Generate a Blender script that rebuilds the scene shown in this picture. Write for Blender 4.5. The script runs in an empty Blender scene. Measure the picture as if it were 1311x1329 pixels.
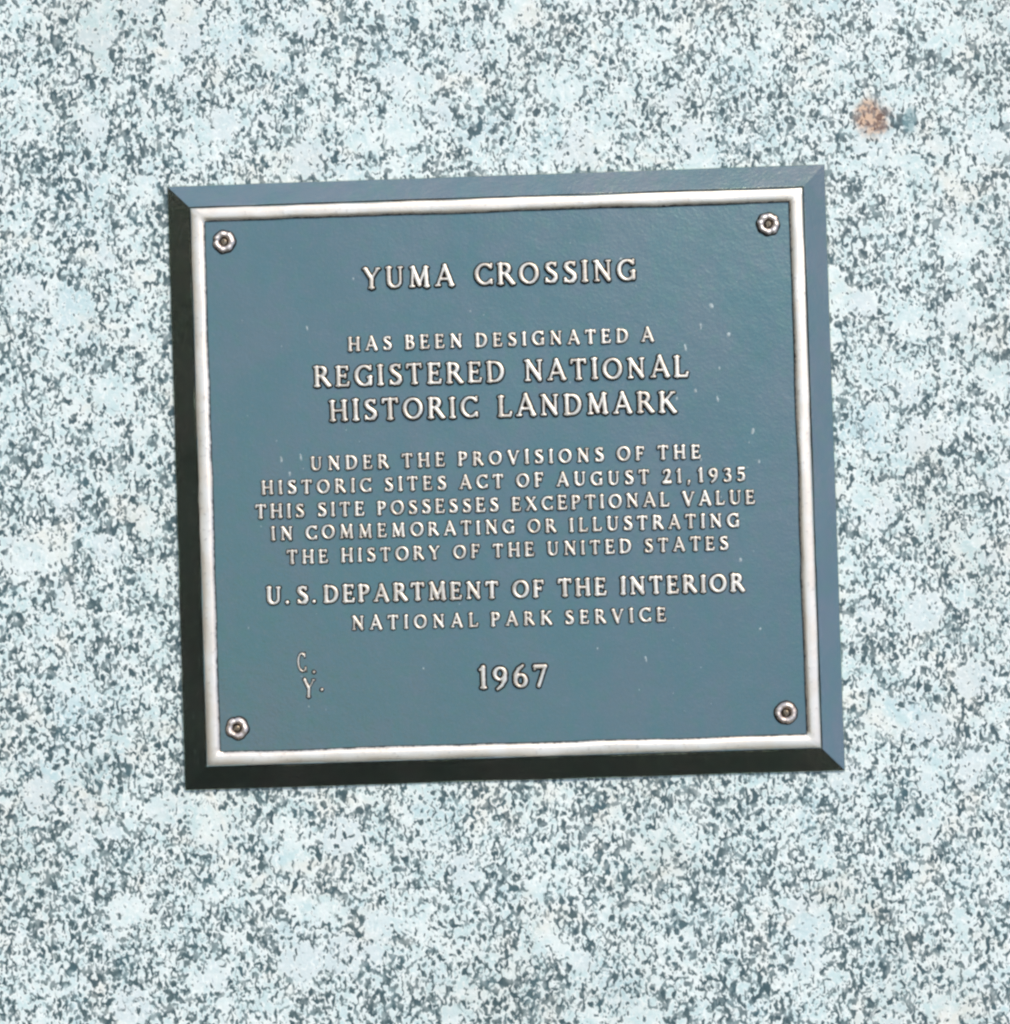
import bpy, math, random
import numpy as np
from mathutils import Matrix, Vector, noise

random.seed(7)
sc = bpy.context.scene
col = sc.collection

# ------------------------------------------------------------------ frame of the place
# stone face frame: x right across the face, y up across the face, z out of the stone.
# The face leans back and the plaque is set askew on it: UP is the world's up in that frame.
UP = Vector((0.64, 0.69, 0.34)).normalized()
ROT = UP.rotation_difference(Vector((0, 0, 1))).to_matrix()      # face frame -> world
PLACE = Matrix.Translation((0, 0, 1.0)) @ ROT.to_4x4()

# ------------------------------------------------------------------ camera
cam = bpy.data.cameras.new("camera")
cam_o = bpy.data.objects.new("camera", cam)
col.objects.link(cam_o)
cam.sensor_fit = 'HORIZONTAL'
cam.sensor_width = 36.0
cam.lens = 36.0 * 2500.0 / 1311.0
cam.clip_start = 0.01
cam.clip_end = 100.0
cr = Matrix(((0.999416306202932, 0.03178707098849626, 0.012515151363831864),
             (-0.03162152151612091, 0.9994126045371844, -0.013210801232587248),
             (-0.012927732697299467, 0.012807342041724566, 0.9998344091484016)))
cam_o.matrix_world = PLACE @ (Matrix.Translation((0.016087, -0.041623, 1.334486)) @ cr.to_4x4())
sc.camera = cam_o

# ------------------------------------------------------------------ sky and sun
SUN_LOCAL = Vector((0.42, 0.57, 0.70)).normalized()              # towards the sun, in the face frame
sun_dir = (ROT @ SUN_LOCAL).normalized()
elev = math.asin(sun_dir.z)
world = bpy.data.worlds.new("World")
sc.world = world
world.use_nodes = True
wn = world.node_tree
wn.nodes.clear()
wo = wn.nodes.new('ShaderNodeOutputWorld')
bg = wn.nodes.new('ShaderNodeBackground')
sky = wn.nodes.new('ShaderNodeTexSky')
sky.sky_type = 'NISHITA'
sky.sun_disc = False
sky.sun_elevation = elev
sky.sun_rotation = math.atan2(sun_dir.x, sun_dir.y)
sky.dust_density = 1.0
sky.ozone_density = 1.4
bg.inputs[1].default_value = 0.15
wn.links.new(sky.outputs[0], bg.inputs[0])
wn.links.new(bg.outputs[0], wo.inputs[0])

sl = bpy.data.lights.new("sun", 'SUN')
sl.energy = 2.3
sl.angle = math.radians(9)
sl.color = (1.0, 0.93, 0.82)
so = bpy.data.objects.new("sun", sl)
col.objects.link(so)
so.location = PLACE @ (SUN_LOCAL * 3)
so.rotation_euler = sun_dir.to_track_quat('Z', 'Y').to_euler()

sc.view_settings.view_transform = 'Standard'
sc.view_settings.look = 'None'
sc.view_settings.exposure = 0.2
sc.view_settings.gamma = 1.0
sc.cycles.filter_width = 2.6
sc.cycles.max_bounces = 6

# ------------------------------------------------------------------ node helpers
class NT:
    def __init__(s, name):
        s.m = bpy.data.materials.new(name)
        s.m.use_nodes = True
        s.t = s.m.node_tree
        s.b = s.t.nodes['Principled BSDF']
        s.co = s.t.nodes.new('ShaderNodeTexCoord').outputs['Object']
    def link(s, a, b): s.t.links.new(a, b)
    def setv(s, sock, v):
        if isinstance(v, bpy.types.NodeSocket): s.link(v, sock)
        else: sock.default_value = v
    def mapping(s, scale=(1, 1, 1), loc=(0, 0, 0), rot=(0, 0, 0), src=None):
        n = s.t.nodes.new('ShaderNodeMapping')
        s.link(src or s.co, n.inputs[0])
        n.inputs['Scale'].default_value = scale
        n.inputs['Location'].default_value = loc
        n.inputs['Rotation'].default_value = rot
        return n.outputs[0]
    def noise(s, scale, detail=2, rough=.5, dist=0, vec=None, color=False):
        n = s.t.nodes.new('ShaderNodeTexNoise')
        s.link(vec or s.co, n.inputs['Vector'])
        n.inputs['Scale'].default_value = scale
        n.inputs['Detail'].default_value = detail
        n.inputs['Roughness'].default_value = rough
        n.inputs['Distortion'].default_value = dist
        return n.outputs[1 if color else 0]
    def voronoi(s, scale, vec=None, feature='F1', out='Distance', rand=1.0):
        n = s.t.nodes.new('ShaderNodeTexVoronoi')
        n.feature = feature
        s.link(vec or s.co, n.inputs['Vector'])
        n.inputs['Scale'].default_value = scale
        n.inputs['Randomness'].default_value = rand
        return n.outputs[out]
    def math(s, op, a, b=0.0, c=None):
        n = s.t.nodes.new('ShaderNodeMath')
        n.operation = op
        s.setv(n.inputs[0], a)
        s.setv(n.inputs[1], b)
        if c is not None: s.setv(n.inputs[2], c)
        return n.outputs[0]
    def step(s, v, lo, hi, a=0.0, b=1.0):
        n = s.t.nodes.new('ShaderNodeMapRange')
        n.interpolation_type = 'SMOOTHSTEP'
        s.setv(n.inputs[0], v)
        n.inputs[1].default_value = lo
        n.inputs[2].default_value = hi
        n.inputs[3].default_value = a
        n.inputs[4].default_value = b
        return n.outputs[0]
    def mix(s, f, a, b, mode='MIX'):
        n = s.t.nodes.new('ShaderNodeMix')
        n.data_type = 'RGBA'
        n.blend_type = mode
        s.setv(n.inputs[0], f)
        s.setv(n.inputs[6], a if isinstance(a, bpy.types.NodeSocket) else (*a, 1))
        s.setv(n.inputs[7], b if isinstance(b, bpy.types.NodeSocket) else (*b, 1))
        return n.outputs[2]
    def bump(s, h, strength, dist, normal=None):
        n = s.t.nodes.new('ShaderNodeBump')
        n.inputs['Strength'].default_value = strength
        n.inputs['Distance'].default_value = dist
        s.link(h, n.inputs['Height'])
        if normal is not None: s.link(normal, n.inputs['Normal'])
        return n.outputs[0]
    def spot(s, x, y, rx, ry, wob, soft=.35):
        """irregular patch centred on (x, y) metres of the face"""
        v = s.mapping((1 / rx, 1 / ry, 0), (-x / rx, -y / ry, 0))
        n = s.t.nodes.new('ShaderNodeVectorMath')
        n.operation = 'LENGTH'
        s.link(v, n.inputs[0])
        d = s.math('ADD', n.outputs['Value'], s.math('MULTIPLY', s.math('SUBTRACT', wob, .5), 1.5))
        return s.step(d, 1 - soft, 1 + soft, 1, 0)

# ------------------------------------------------------------------ granite
def granite():
    g = NT("speckled_granite")
    warp = g.noise(90, 2, .5, color=True)
    v = g.t.nodes.new('ShaderNodeVectorMath'); v.operation = 'MULTIPLY_ADD'
    g.link(warp, v.inputs[0]); v.inputs[1].default_value = (.006, .006, .006); g.link(g.co, v.inputs[2])
    wv = v.outputs[0]
    # small dark grains, drawn out a little up and down, of nearly one size and evenly strewn
    gv = g.mapping((1.14, .70, 1), rot=(0, 0, .12))
    grain = g.noise(325, .6, .5, .5, vec=gv)
    grain2 = g.noise(385, .4, .5, .3, vec=g.mapping((1.0, .84, 1), (3, 1, 0), (0, 0, -.3)))
    dens = g.noise(38, 2.5, .6, .4)
    big = g.noise(9, 2, .5)
    yy = g.t.nodes.new('ShaderNodeSeparateXYZ'); g.link(g.co, yy.inputs[0])
    low = g.step(yy.outputs[1], -.40, .36, 1, 0)
    # pale feldspar crystals, almost free of dark grains
    cell = g.voronoi(34, vec=wv)
    fsel = g.t.nodes.new('ShaderNodeSeparateColor'); g.link(g.voronoi(34, vec=wv, out='Color'), fsel.inputs[0])
    cut = g.math('MULTIPLY', g.math('SUBTRACT', fsel.outputs[0], g.math('MULTIPLY', low, .10)), .60)
    cryst = g.step(g.math('SUBTRACT', cut, cell), -.10, .08)
    rim = g.math('MULTIPLY', g.step(g.math('ABSOLUTE', g.math('SUBTRACT', cut, cell)), 0, .09, 1, 0), g.step(cut, .2, .4))
    d = g.math('MULTIPLY', g.math('SUBTRACT', dens, .5), .44)
    d = g.math('ADD', d, g.math('MULTIPLY', g.math('SUBTRACT', big, .5), .14))
    d = g.math('ADD', d, g.math('MULTIPLY', low, .012))
    d = g.math('ADD', d, g.math('MULTIPLY', cryst, -.11))
    d = g.math('ADD', d, g.math('MULTIPLY', rim, .045))
    d = g.math('MINIMUM', g.math('MAXIMUM', d, -.13), .034)
    dark1 = g.step(g.math('ADD', grain, d), .53, .62)
    dark2 = g.step(g.math('ADD', grain2, d), .58, .66, 0, .85)
    ln = g.noise(150, .5, .5, .8, vec=g.mapping((1.1, .68, 1), (7, 2, 0)))
    line = g.step(g.math('ABSOLUTE', g.math('SUBTRACT', ln, .5)), .006, .05, 1, 0)
    line = g.math('MULTIPLY', line, g.step(g.math('ADD', g.noise(190, 1, .5, vec=g.mapping(loc=(1, 9, 0))), d), .49, .60, 0, .7))
    dark = g.math('MAXIMUM', g.math('MAXIMUM', dark1, dark2), line)
    dark = g.math('MULTIPLY', dark, g.step(g.noise(140, 1, .5, vec=g.mapping(loc=(6, 1, 3))), .32, .52, .72, 1.0))
    # light minerals
    base = g.mix(g.step(g.noise(60, 3, .6, .5), .38, .62), (.80, .86, .795), (.62, .755, .715))
    base = g.mix(g.step(g.noise(21, 3, .6, .6, vec=g.mapping(loc=(4, 4, 0))), .54, .68, 0, .55), base, (.88, .82, .69))
    base = g.mix(g.step(g.noise(15, 3, .6, .6, vec=g.mapping(loc=(9, 2, 0))), .55, .7, 0, .55), base, (.46, .64, .65))
    base = g.mix(g.math('MULTIPLY', cryst, g.step(fsel.outputs[1], .3, .8, 0, .65)), base, (.70, .76, .73))
    base = g.mix(g.math('MULTIPLY', g.step(g.noise(330, 2, .6, vec=g.mapping(loc=(2, 5, 1))), .52, .66), .3), base, (.95, .95, .92))
    dk = g.mix(g.step(g.noise(120, 2, .5, vec=g.mapping(loc=(5, 6, 0))), .4, .62), (.022, .064, .073), (.060, .104, .105))
    dk = g.mix(g.step(g.noise(50, 2, .5, vec=g.mapping(loc=(8, 3, 0))), .56, .66, 0, .5), dk, (.05, .125, .14))
    halo = g.math('MULTIPLY', g.step(g.math('ADD', grain, d), .43, .51), g.step(dark, 0, .5, 1, 0))
    base = g.mix(g.math('MULTIPLY', halo, .75), base, (.95, .97, .89))
    c = g.mix(g.math('MULTIPLY', dark, .95), base, dk)
    wob = g.noise(110, 3, .6)
    # rusty inclusion and the dark bluish grain beside it
    c = g.mix(g.math('MULTIPLY', g.spot(.263, .241, .0115, .0120, wob, .5), .8), c, g.mix(g.math('MAXIMUM', dark, g.step(grain2, .44, .56)), (.68, .38, .20), (.20, .085, .045)))
    c = g.mix(g.math('MULTIPLY', g.spot(.2885, .2385, .0045, .009, wob, .3), .65), c, (.16, .30, .31))
    # weathering: pale brown film here and there
    c = g.mix(g.step(g.noise(7, 4, .6, .4, vec=g.mapping(loc=(1.3, 2, 0))), .5, .75, 0, .22), c, (.62, .54, .44), 'MULTIPLY')
    g.link(c, g.b.inputs['Base Color'])
    g.setv(g.b.inputs['Roughness'], g.step(dark, 0, 1, .62, .42))
    h = g.math('SUBTRACT', g.math('MULTIPLY', g.noise(200, 3, .6), .8), g.math('MULTIPLY', dark, .35))
    g.link(g.bump(h, .55, .0012), g.b.inputs['Normal'])
    return g.m

# ------------------------------------------------------------------ bronze
def bronze_patina(name, gain=(1, 1, 1), rough=.30, rel=.42):
    g = NT(name)
    big = g.noise(16, 3, .55, .3)
    streak = g.noise(40, 3, .6, vec=g.mapping((1.3, .35, 1)))
    fine = g.noise(650, 3, .6)
    c = g.mix(g.step(big, .36, .64), (.182, .268, .250), (.208, .268, .258))
    c = g.mix(g.step(streak, .42, .64, 0, .5), c, (.160, .278, .255))
    c = g.mix(g.step(g.noise(75, 2, .5), .48, .68, 0, .4), c, (.218, .268, .268))
    c = g.mix(g.step(g.noise(95, 2, .5, vec=g.mapping(loc=(3, 3, 0))), .5, .68, 0, .4), c, (.172, .285, .235))
    c = g.mix(g.step(fine, .52, .7, 0, .35), c, (.30, .30, .26))
    c = g.mix(1.0, c, gain, 'MULTIPLY')
    g.link(c, g.b.inputs['Base Color'])
    g.b.inputs['Metallic'].default_value = .97
    g.setv(g.b.inputs['Roughness'], g.math('ADD', rough, g.math('MULTIPLY', big, .08)))
    h = g.math('ADD', g.noise(480, 3, .6), g.math('MULTIPLY', g.noise(90, 3, .5), 1.2))
    g.link(g.bump(h, rel, .0005), g.b.inputs['Normal'])
    return g.m

def bronze_polished(name, lo, hi, bright=(1.0, .90, .76), dull=(.97, .84, .68)):
    """bare rubbed bronze on the proud surface, flanks dark with patina and painted-in edge shade"""
    g = NT(name)
    sep = g.t.nodes.new('ShaderNodeSeparateXYZ'); g.link(g.co, sep.inputs[0])
    geo = g.t.nodes.new('ShaderNodeNewGeometry')
    oi = g.t.nodes.new('ShaderNodeObjectInfo')
    wv = g.t.nodes.new('ShaderNodeTexNoise'); wv.inputs['Scale'].default_value = 320; g.link(geo.outputs['Position'], wv.inputs['Vector'])
    w2 = g.t.nodes.new('ShaderNodeTexNoise'); w2.inputs['Scale'].default_value = 60; g.link(geo.outputs['Position'], w2.inputs['Vector'])
    wear = g.math('MULTIPLY', g.math('SUBTRACT', wv.outputs[0], .5), (hi - lo) * 2.2)
    f = g.step(g.math('ADD', sep.outputs[2], wear), lo, hi)
    bare = g.mix(g.step(w2.outputs[0], .4, .62), bright, dull)
    bare = g.mix(g.step(wv.outputs[0], .58, .74, 0, .5), bare, tuple(k * .62 for k in dull))
    g.link(g.mix(f, (.055, .042, .034), bare), g.b.inputs['Base Color'])  # low flanks take a dark brown: patina plus shade painted around raised edges
    g.b.inputs['Metallic'].default_value = .9
    g.setv(g.b.inputs['Roughness'], g.step(f, 0, 1, .5, .46))
    g.link(g.bump(wv.outputs[0], .25, .0004), g.b.inputs['Normal'])
    return g.m

M_GRANITE = granite()
M_PATINA = bronze_patina("patinated_bronze")
M_BEVEL = bronze_patina("smooth_bevel_bronze", (2.55, 2.04, 1.76), .20, .6)
M_LETTER = bronze_polished("rubbed_letter_bronze", .70, 1.02, (1.0, .90, .75), (.78, .68, .55))
M_BORDER = bronze_polished("rubbed_border_bronze", .0106, .0115)
M_ROSETTE = bronze_polished("rubbed_rosette_bronze", .0010, .0021, (.95, .82, .72), (.82, .68, .58))

def plain(name, c, rough, metal):
    g = NT(name)
    n = g.noise(400, 3, .6)
    g.link(g.mix(g.step(n, .35, .65), c, tuple(k * .6 for k in c)), g.b.inputs['Base Color'])
    g.b.inputs['Roughness'].default_value = rough
    g.b.inputs['Metallic'].default_value = metal
    return g.m
M_SCREW = plain("worn_screw_metal", (.42, .34, .24), .42, .9)
M_DEPOSIT = plain("pale_mineral_deposit", (.52, .60, .58), .8, 0)

# ------------------------------------------------------------------ mesh helpers
def mesh(name, verts, faces, mat, smooth=False):
    me = bpy.data.meshes.new(name)
    me.from_pydata([tuple(map(float, v)) for v in verts], [], faces)
    me.materials.append(mat)
    if smooth: me.polygons.foreach_set('use_smooth', [True] * len(me.polygons))
    me.update()
    return me

def link(name, me, parent=None):
    o = bpy.data.objects.new(name, me)
    col.objects.link(o)
    if parent is not None: o.parent = parent
    return o

# ------------------------------------------------------------------ granite block
def stone():
    # one closed block: finely divided dressed front, broken edges, rough back
    n = 150
    X, Y, T = 1.35, 1.35, .6
    vs, fs = [], []
    def coord(i):
        u = i / n * 2 - 1
        return math.copysign(abs(u) ** 1.25, u)
    for j in range(n + 1):
        for i in range(n + 1):
            x, y = coord(i) * X, coord(j) * Y
            e = min(X - abs(x), Y - abs(y))
            z = .0011 * noise.noise(Vector((x * 9, y * 9, 0))) + .0005 * noise.noise(Vector((x * 40, y * 40, 3)))
            z -= .0012
            if e < .12: z -= .10 * (1 - e / .12) ** 2 * (1 + .5 * noise.noise(Vector((x * 7, y * 7, 5))))
            vs.append((x, y, z))
    for j in range(n):
        for i in range(n):
            a = j * (n + 1) + i
            fs.append((a, a + 1, a + n + 2, a + n + 1))
    loop = [i for i in range(n)] + [(j * (n + 1) + n) for j in range(n)] + [n * (n + 1) + n - i for i in range(n)] + [(n - j) * (n + 1) for j in range(n)]
    prev = loop
    for k in range(1, 7):
        cur = []
        for a in loop:
            x, y, z = vs[a]
            f = 1 - .02 * k + .05 * noise.noise(Vector((x * 3, y * 3, k * .7)))
            cur.append(len(vs)); vs.append((x * f, y * f, z - k * T / 6))
        for q in range(len(loop)):
            r = (q + 1) % len(loop)
            fs.append((prev[q], cur[q], cur[r], prev[r]))
        prev = cur
    c = len(vs); vs.append((0, 0, -T - .15))
    for q in range(len(prev)):
        fs.append((prev[(q + 1) % len(prev)], prev[q], c))
    return mesh("granite_block", vs, fs, M_GRANITE, True)

st = link("granite_block", stone())
st.matrix_world = PLACE
st['label'] = "pale blue-grey granite face peppered with dark grains behind the bronze plaque"
st['category'] = "stone"

# ------------------------------------------------------------------ plaque
plaque = bpy.data.objects.new("plaque", None)
col.objects.link(plaque)
plaque.empty_display_size = .1
plaque.matrix_world = PLACE
plaque['label'] = "weathered bronze landmark plaque with raised lettering bolted to the granite"
plaque['category'] = "plaque"

W, H = .457, .4199
FZ = .0098           # height of the sunk field
def frame_sweep(name, prof, mat, jit=.0, seg=70, smooth=True, seed=0.0):
    """closed mitred frame; prof = [(distance in from the plaque's outer edge, z)], an open or closed section"""
    vs, fs = [], []
    ring = []
    sides = [((-1, 1), (1, 1)), ((1, 1), (1, -1)), ((1, -1), (-1, -1)), ((-1, -1), (-1, 1))]
    for (a, b) in sides:
        for k in range(seg):
            ring.append((a, b, k / seg))
    m = len(prof)
    for (a, b, t) in ring:
        for q, (d, z) in enumerate(prof):
            ax, ay = a[0] * (W / 2 - d), a[1] * (H / 2 - d)
            bx, by = b[0] * (W / 2 - d), b[1] * (H / 2 - d)
            x, y = ax + (bx - ax) * t, ay + (by - ay) * t
            if jit:
                # inward/outward wobble of each edge, fading out at the mitres
                nx, ny = -(a[0] + b[0]) / 2, -(a[1] + b[1]) / 2
                w = jit * min(1, 12 * t, 12 * (1 - t))
                s = noise.noise(Vector((x * 22 + seed, y * 22, q // 2 * 3.1))) + .5 * noise.noise(Vector((x * 75, y * 75 + seed, q // 2 * 2.3)))
                x += nx * w * s; y += ny * w * s
                z += .35 * w * noise.noise(Vector((x * 30, y * 30, q + 9)))
            vs.append((x, y, z))
    n = len(ring)
    for r in range(n):
        s = (r + 1) % n
        for q in range(m - 1):
            fs.append((r * m + q, r * m + q + 1, s * m + q + 1, s * m + q))
    return mesh(name, vs, fs, mat, smooth)

B = .0176
edge = link("bevelled_edge", frame_sweep("bevelled_edge", [(.004, -.004), (0, -.004), (0, .0002), (.0004, .0009), (.0012, .0014), (B - .0014, .0101), (B - .0010, .0103), (B - .0006, .0092), (B - .0004, .0082), (B + .002, .0080)], M_BEVEL, .00022, smooth=False), plaque)
border = link("raised_border", frame_sweep("raised_border", [(B + .0001, .0075), (B + .0002, .0106), (B + .0005, .0119), (B + .0012, .0124), (B + .0062, .0125), (B + .0074, .0122), (B + .0092, .0112), (B + .0097, .0103), (B + .0098, .0088)], M_BORDER, .00075, seg=110, smooth=True, seed=4.2), plaque)

def field():
    n = 90
    hw, hh = W / 2 - B - .004, H / 2 - B - .004
    vs, fs = [], []
    for j in range(n + 1):
        for i in range(n + 1):
            x, y = (i / n * 2 - 1) * hw, (j / n * 2 - 1) * hh
            vs.append((x, y, FZ + .00022 * noise.noise(Vector((x * 14, y * 14, 1))) + .00006 * noise.noise(Vector((x * 90, y * 90, 2)))))
    for j in range(n):
        for i in range(n):
            a = j * (n + 1) + i
            fs.append((a, a + 1, a + n + 2, a + n + 1))
    return mesh("face_panel", vs, fs, M_PATINA, True)
link("face_panel", field(), plaque)

# ------------------------------------------------------------------ cast letters
# every glyph: strokes (points, half widths) in cap-height units; K = thick, N = thin
def arc(cx, cy, rx, ry, a0, a1, n=14, w0=None, w1=None):
    """elliptic arc; half width swells on the flanks and thins at top and bottom"""
    pts, ws = [], []
    for i in range(n + 1):
        a = math.radians(a0 + (a1 - a0) * i / n)
        pts.append((cx + rx * math.cos(a), cy + ry * math.sin(a)))
        ws.append(('m', abs(math.cos(a))))
    return pts, ws

K, N, S = 'K', 'N', 'S'
def bar(p, q, w=K): return ([p, q], [w, w])
def ser(x, y, l=.11): return ([(x - l, y), (x + l, y)], [S, S])
e = .045
def stem(x): return [bar((x, 0.06), (x, .94)), ser(x, e), ser(x, 1 - e)]
GL = {
 'A': (.86, [bar((.10, .05), (.43, .97), N), bar((.43, .97), (.76, .05), K), bar((.22, .34), (.64, .34), N), ser(.10, e, .09), ser(.76, e, .09)]),
 'B': (.66, stem(.14) + [arc(.30, .75, .21, .20, 90, -90), arc(.32, .28, .25, .235, 90, -90), bar((.14, .95), (.30, .95), N), bar((.14, .53), (.32, .53), N), bar((.14, .05), (.32, .05), N)]),
 'C': (.80, [arc(.46, .5, .38, .455, 42, 318), bar((.75, .80), (.77, .96), N), bar((.75, .20), (.77, .06), N)]),
 'D': (.84, stem(.14) + [arc(.34, .5, .40, .45, 90, -90), bar((.14, .95), (.34, .95), N), bar((.14, .05), (.34, .05), N)]),
 'E': (.66, stem(.14) + [bar((.14, .95), (.54, .95), N), bar((.14, .51), (.46, .51), N), bar((.14, .05), (.58, .05), N), bar((.55, .96), (.56, .82), N), bar((.59, .04), (.62, .19), N), bar((.47, .59), (.47, .43), S)]),
 'F': (.62, stem(.14) + [bar((.14, .95), (.54, .95), N), bar((.14, .50), (.44, .50), N), bar((.55, .96), (.57, .81), N), bar((.45, .58), (.45, .42), S)]),
 'G': (.86, [arc(.46, .5, .38, .455, 42, 312), bar((.75, .80), (.77, .96), N), bar((.75, .10), (.75, .42), K), ser(.73, .42, .10)]),
 'H': (.84, stem(.14) + stem(.70) + [bar((.14, .5), (.70, .5), N)]),
 'I': (.28, stem(.14)),
 'K': (.80, stem(.14) + [bar((.20, .46), (.62, .94), N), bar((.32, .58), (.70, .05), K), ser(.64, 1 - e, .09), ser(.72, e, .08)]),
 'L': (.64, stem(.14) + [bar((.14, .05), (.55, .05), N), bar((.57, .04), (.61, .21), N)]),
 'M': (1.00, [bar((.15, .05), (.19, .95), N), bar((.19, .95), (.50, .12), K), bar((.50, .12), (.80, .95), N), bar((.80, .95), (.86, .05), K), ser(.15, e, .09), ser(.86, e, .10), ser(.16, 1 - e, .08), ser(.84, 1 - e, .08)]),
 'N': (.88, [bar((.16, .05), (.16, .95), N), bar((.16, .93), (.72, .07), K), bar((.72, .05), (.72, .95), N), ser(.16, e, .09), ser(.14, 1 - e, .09), ser(.72, 1 - e, .09)]),
 'O': (.92, [arc(.46, .5, .385, .455, 0, 360, 26)]),
 'P': (.64, stem(.14) + [arc(.30, .715, .25, .235, 90, -90), bar((.14, .95), (.30, .95), N), bar((.14, .48), (.30, .48), N)]),
 'R': (.78, stem(.14) + [arc(.30, .73, .23, .22, 90, -90), bar((.14, .95), (.30, .95), N), bar((.14, .51), (.34, .51), N), bar((.36, .50), (.68, .06), K), ser(.71, e, .07)]),
 'S': (.62, [([(.52, .82), (.47, .92), (.31, .955), (.16, .87), (.13, .74), (.22, .60), (.40, .48), (.52, .36), (.54, .22), (.44, .09), (.28, .045), (.13, .09), (.09, .20)],
              [N, N, N, K, K, K, K, K, K, K, N, N, N]), bar((.52, .80), (.535, .95), S), bar((.085, .22), (.075, .05), S)]),
 'T': (.74, [bar((.37, .06), (.37, .94)), ser(.37, e), bar((.07, .95), (.67, .95), N), bar((.06, .96), (.04, .81), N), bar((.68, .96), (.70, .81), N)]),
 'U': (.84, [bar((.16, .95), (.16, .36)), ([(.16, .36), (.18, .20), (.28, .08), (.43, .045), (.58, .09), (.68, .20), (.70, .36)], [K, K, 'M', N, N, N, N]), bar((.70, .36), (.70, .95), N), ser(.16, 1 - e), ser(.70, 1 - e, .09)]),
 'V': (.84, [bar((.10, .95), (.42, .05), K), bar((.42, .05), (.74, .95), N), ser(.10, 1 - e, .10), ser(.74, 1 - e, .08)]),
 'X': (.80, [bar((.12, .95), (.68, .05), K), bar((.66, .95), (.13, .05), N), ser(.12, 1 - e, .09), ser(.69, e, .09), ser(.66, 1 - e, .08), ser(.12, e, .08)]),
 'Y': (.80, [bar((.10, .95), (.40, .47), K), bar((.70, .95), (.40, .47), N), bar((.40, .05), (.40, .48), K), ser(.10, 1 - e, .09), ser(.70, 1 - e, .08), ser(.40, e)]),
 '1': (.40, [bar((.22, .06), (.22, .96)), ser(.22, e), bar((.08, .84), (.22, .95), N)]),
 '2': (.62, [([(.10, .74), (.14, .88), (.28, .955), (.43, .90), (.50, .76), (.45, .58), (.30, .36), (.10, .07)], [N, N, N, K, K, K, 'M', N]), bar((.09, .07), (.54, .07), K), bar((.55, .06), (.58, .20), S)]),
 '3': (.60, [([(.09, .84), (.18, .93), (.30, .95), (.43, .88), (.45, .74), (.38, .60), (.24, .54)], [N, N, N, K, K, 'M', N]), ([(.24, .54), (.42, .48), (.51, .32), (.47, .14), (.32, .05), (.16, .05), (.07, .12)], [N, 'M', K, K, N, N, N])]),
 '5': (.60, [bar((.16, .93), (.50, .93), K), bar((.16, .93), (.13, .56), N), ([(.13, .56), (.28, .61), (.44, .54), (.51, .36), (.47, .16), (.32, .05), (.16, .05), (.07, .11)], [N, N, 'M', K, K, N, N, N])]),
 '6': (.66, [arc(.34, .31, .23, .26, 0, 360, 22), ([(.11, .31), (.13, .58), (.26, .82), (.46, .97)], [K, K, 'M', N])]),
 '7': (.62, [bar((.08, .93), (.55, .93), K), bar((.55, .93), (.24, .04), 'M'), bar((.08, .95), (.06, .79), S)]),
 '9': (.66, [arc(.32, .66, .23, .26, 0, 360, 22), ([(.55, .66), (.53, .38), (.40, .14), (.20, -.02)], [K, K, 'M', N])]),
 '.': (.22, [bar((.11, .09), (.112, .09), 'D')]),
 ',': (.24, [bar((.12, .09), (.122, .09), 'D'), bar((.14, .07), (.07, -.13), N)]),
}
WT = {'faint': dict(K=.082, M=.06, N=.030, S=.02, D=.07), 'light': dict(K=.098, M=.08, N=.06, S=.046, D=.09), 'bold': dict(K=.122, M=.10, N=.076, S=.056, D=.11)}

def sdf(strokes, P, wt):
    out = np.full(P.shape[:2], -9.0)
    for pts, ws in strokes:
        rad = []
        for w in ws:
            rad.append(wt['N'] + (wt['K'] - wt['N']) * w[1] ** 1.3 if isinstance(w, tuple) else wt[w])
        for (a, b, ra, rb) in zip(pts, pts[1:], rad, rad[1:]):
            a = np.array(a, float); b = np.array(b, float)
            ab = b - a
            t = np.clip(((P - a) @ ab) / max(ab @ ab, 1e-9), 0, 1)
            d = np.linalg.norm(P - a - t[..., None] * ab, axis=-1)
            out = np.maximum(out, ra + (rb - ra) * t - d)
    return out

glyph_cache = {}
def glyph(ch, weight):
    if (ch, weight) in glyph_cache: return glyph_cache[(ch, weight)]
    wdt, strokes = GL[ch]
    stp = .026
    xs = np.arange(-.16, wdt + .16, stp); ys = np.arange(-.28, 1.16, stp)
    P = np.stack(np.meshgrid(xs, ys), -1)
    sd = sdf(strokes, P, WT[weight])
    h = np.clip((sd + .085) / .112, 0, 1)
    z = h * h * (3 - 2 * h) + np.clip(sd, 0, .1) * 1.2
    z = np.where(sd < -.085, -.35, z)
    keep = sd > -.085
    idx = -np.ones(sd.shape, int)
    vs, fs = [], []
    cells = keep[:-1, :-1] | keep[1:, :-1] | keep[:-1, 1:] | keep[1:, 1:]
    def vid(j, i):
        if idx[j, i] < 0:
            idx[j, i] = len(vs); vs.append((xs[i], ys[j], z[j, i]))
        return int(idx[j, i])
    for j, i in zip(*np.nonzero(cells)):
        fs.append((vid(j, i), vid(j, i + 1), vid(j + 1, i + 1), vid(j + 1, i)))
    nm = {'.': 'full_stop', ',': 'comma'}.get(ch, 'digit' if ch.isdigit() else 'letter')
    me = mesh(nm, vs, fs, M_LETTER, True)
    glyph_cache[(ch, weight)] = me
    return me

def put(ch, x, y, cap, weight, relief, rot=0.0, sx=1.0):
    nm = {'.': 'full_stop', ',': 'comma'}.get(ch, 'digit' if ch.isdigit() else 'letter')
    o = link(nm, glyph(ch, weight), plaque)
    o.location = (x, y, FZ - .00005)
    o.rotation_euler = (0, 0, rot)
    o.scale = (cap * sx, cap, relief)
    return o

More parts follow.
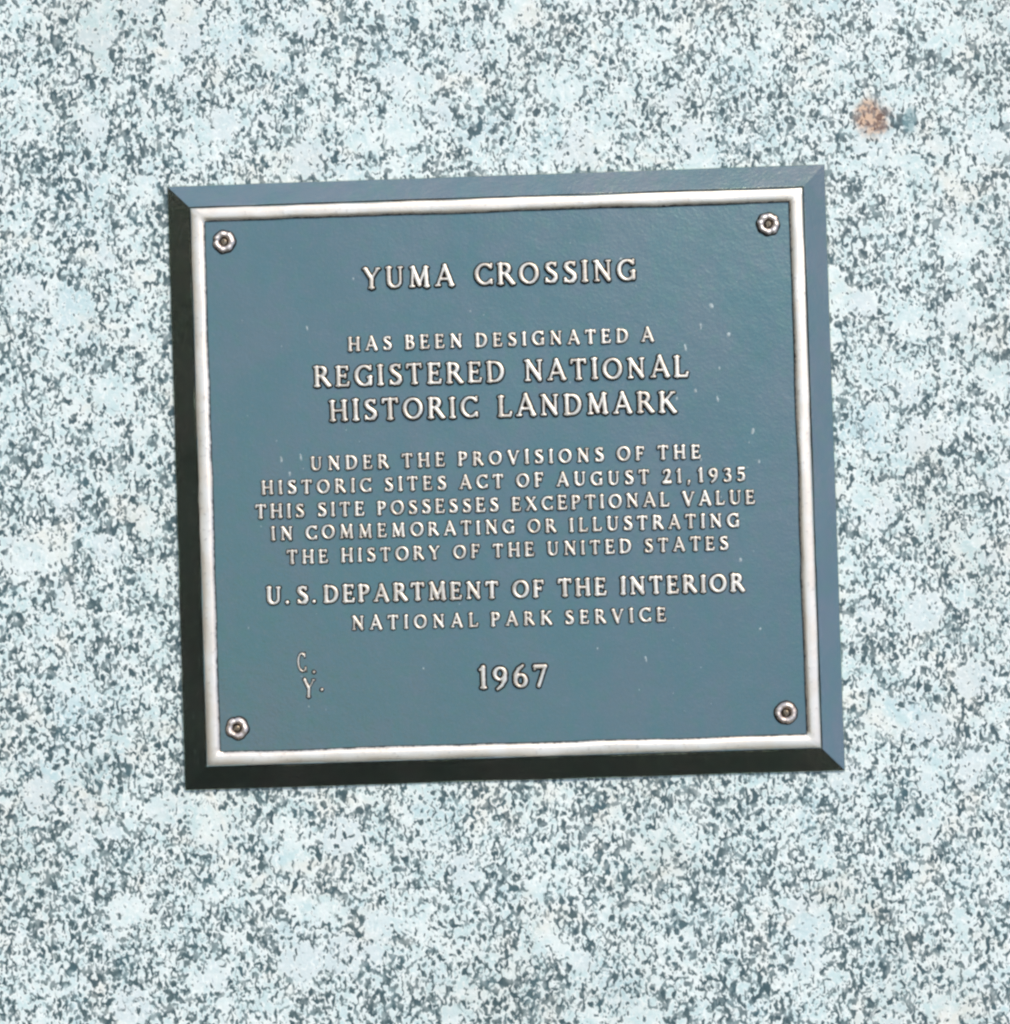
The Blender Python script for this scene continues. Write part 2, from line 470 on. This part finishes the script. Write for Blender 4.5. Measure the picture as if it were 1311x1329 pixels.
def line(text, x0, y0, x1, y1, cap, weight='bold', relief=.0021, space=1.0):
    x0, y0, x1, y1, cap = [k * .001 for k in (x0, y0, x1, y1, cap)]
    inset = (.06 * cap)
    x0 += inset; x1 -= inset
    wid, nsp = 0.0, 0.0
    for i, ch in enumerate(text):
        if ch == ' ': nsp += (space * .55 if text[i - 1] in '.,' else space)
        else: wid += GL[ch][0]
    gaps = sum(1 for a, b in zip(text, text[1:]) if a != ' ' and b != ' ')
    sx = 1.0
    g = ((x1 - x0) / cap - wid - nsp) / gaps
    if g < .04: sx = ((x1 - x0) / cap - nsp - .04 * gaps) / wid; g = .04
    x = x0
    for i, ch in enumerate(text):
        if ch == ' ':
            x += cap * (space * .55 if text[i - 1] in '.,' else space)
            continue
        t = (x - x0) / (x1 - x0)
        c = cap * random.uniform(.975, 1.025)
        put(ch, x, y0 + (y1 - y0) * t + random.uniform(-.012, .012) * cap, c, weight, relief * random.uniform(.85, 1.1), random.uniform(-.018, .018), sx)
        x += cap * GL[ch][0] * sx
        if i + 1 < len(text) and text[i + 1] != ' ': x += g * cap

line("YUMA CROSSING", -94.1, 132.6, 95.4, 132.2, 14.6, 'light', .0025, 1.0)
line("HAS BEEN DESIGNATED A", -105.5, 90.0, 105.7, 89.6, 9.4)
line("REGISTERED NATIONAL", -129.9, 66.0, 128.7, 64.6, 14.4, 'light', .0025, .95)
line("HISTORIC LANDMARK", -119.8, 42.0, 120.0, 40.5, 14.6, 'light', .0025, .95)
line("UNDER THE PROVISIONS OF THE", -133.9, 8.5, 135.3, 8.4, 9.4)
line("HISTORIC SITES ACT OF AUGUST 21, 1935", -168.0, -7.0, 165.5, -8.2, 9.4)
line("THIS SITE POSSESSES EXCEPTIONAL VALUE", -172.8, -23.3, 171.6, -24.0, 9.4)
line("IN COMMEMORATING OR ILLUSTRATING", -162.3, -38.6, 160.2, -39.5, 9.3)
line("THE HISTORY OF THE UNITED STATES", -152.0, -55.3, 152.3, -54.9, 9.3)
line("U. S. DEPARTMENT OF THE INTERIOR", -167.3, -82.6, 162.4, -83.8, 11.8, 'bold', .0023, .85)
line("NATIONAL PARK SERVICE", -108.8, -102.0, 107.9, -102.7, 9.3)
line("1967", -23.4, -145.2, 25.6, -144.6, 15.2, 'light', .0025)
put('C', -.1462, -.1300, .0134, 'faint', .0012, .05, .55)['label'] = "faint worn letter above the other small initial"
put('.', -.1368, -.1312, .0130, 'faint', .0010)
put('Y', -.1436, -.1472, .0128, 'faint', .0012, -.05, .8)['label'] = "faint worn letter, lower of the two small initials"
put('.', -.1318, -.1435, .0130, 'faint', .0010)

# ------------------------------------------------------------------ corner rosettes with their screws
def rosette(lobes, amp, ph, seed):
    prof = [(0, .0004), (.0014, .0004), (.0026, .0006), (.0034, .0018), (.0042, .0027), (.0051, .0029), (.0060, .0024), (.0069, .0014), (.0077, .0004), (.0081, -.0006)]
    n = 56
    vs, fs = [], []
    for k in range(n):
        a = 2 * math.pi * k / n
        lob = math.cos(lobes * a + ph)
        for r, z in prof:
            w = max(0, (r - .002) / .0055)
            rr = r * (1 + amp * lob * w + .05 * w * noise.noise(Vector((math.cos(a) * 2, math.sin(a) * 2, seed))))
            zz = z + (.00032 * lob * math.exp(-((r - .0055) / .0014) ** 2)) + .0005 * w * noise.noise(Vector((math.cos(a) * 3, math.sin(a) * 3, seed + 4)))
            vs.append((rr * math.cos(a), rr * math.sin(a), zz))
    m = len(prof)
    for k in range(n):
        s = (k + 1) % n
        for q in range(m - 1):
            fs.append((k * m + q, k * m + q + 1, s * m + q + 1, s * m + q))
    return mesh("rosette", vs, fs, M_ROSETTE, True)

def screw_mesh(slot_w):
    n = 32
    vs, fs = [], []
    rings = [(.0001, .0017), (.0007, .0017), (.0012, .0016), (.0017, .0013), (.0020, .0008), (.0021, .0002)]
    for k in range(n):
        a = 2 * math.pi * k / n
        for r, z in rings:
            x, y = r * math.cos(a), r * math.sin(a)
            if abs(y) < slot_w: z = min(z, .0007)
            vs.append((x, y, z))
    m = len(rings)
    for k in range(n):
        s = (k + 1) % n
        for q in range(m - 1):
            fs.append((k * m + q, k * m + q + 1, s * m + q + 1, s * m + q))
    return mesh("screw", vs, fs, M_SCREW, False)

for (x, y, lobes, amp, ph, sr, lab) in ((-.1884, .1684, 7, .03, .3, 1.4, "rosette with a round worn head and a bright central pin"),
                                        (.1867, .1680, 8, .03, 1.1, 1.2, "rosette with scalloped rim, slot nearly upright"),
                                        (-.1893, -.1669, 5, .03, .9, .2, "rosette with blunt five-sided rim"),
                                        (.1876, -.1678, 3, .02, 2.0, 1.8, "rosette with smooth ring-like rim")):
    r = link("rosette", rosette(lobes, amp, ph, x * 50 + y * 20), plaque)
    r.location = (x, y, FZ)
    r.scale = (1.07, 1.07, 1.0)
    r['label'] = lab
    s = link("screw", screw_mesh(.00045), r)
    s.location = (0, 0, .0003)
    s.rotation_euler = (0, 0, sr)

# ------------------------------------------------------------------ mineral specks dried onto the field
spots = [(85, 147, 1.3, 2), (146, 113, 1.7, 2.6), (138, 99, .8, 3.2), (157, 93, 1.4, 2), (127, 85, .9, 3), (133, 55, 1, 1.8), (148, 49, .9, 2.6), (171.5, 26, 1.2, 2.6),
         (135, 8, .9, 2), (175, 5, 1, 1.5), (120, 50, .9, 1.6), (-133, 107, .8, 2), (-153.5, 17, .9, 2.8), (-140, 18, .8, 3), (-148, 7, .8, 2), (160, -62, 1.2, 1.8),
         (93, -128, .7, 3), (172, -110, 1, 1.2), (150, 70, .7, 1.4), (-100, 140, .7, 1.2), (60, -120, .6, 1), (-60, -130, .6, 1), (-20, 115, .6, 1)]
vs, fs = [], []
for k in range(60):
    spots.append((random.uniform(-180, 180) if k % 3 else random.uniform(90, 180), random.uniform(-165, 165), random.uniform(.25, .5), random.uniform(.3, .9)))
for (x, y, rx, ry) in spots:
    x, y, rx, ry = x * .001, y * .001, rx * .00098, ry * .00098
    z0 = FZ + .00022 * noise.noise(Vector((x * 14, y * 14, 1)))
    c = len(vs); vs.append((x, y, z0 + .00022))
    tilt = random.uniform(-.35, .35)
    for ring_r, zz in ((.6, .00018), (1, -.0001)):
        for k in range(9):
            a = 2 * math.pi * k / 9
            q = ring_r * random.uniform(.75, 1.2)
            px, py = rx * q * math.cos(a), ry * q * math.sin(a)
            vs.append((x + px * math.cos(tilt) - py * math.sin(tilt), y + px * math.sin(tilt) + py * math.cos(tilt), z0 + zz))
    for k in range(9):
        l = (k + 1) % 9
        fs.append((c, c + 1 + k, c + 1 + l))
        fs.append((c + 1 + k, c + 10 + k, c + 10 + l, c + 1 + l))
sp = link("mineral_specks", mesh("mineral_specks", vs, fs, M_DEPOSIT, True), plaque)
sp['kind'] = 'stuff'
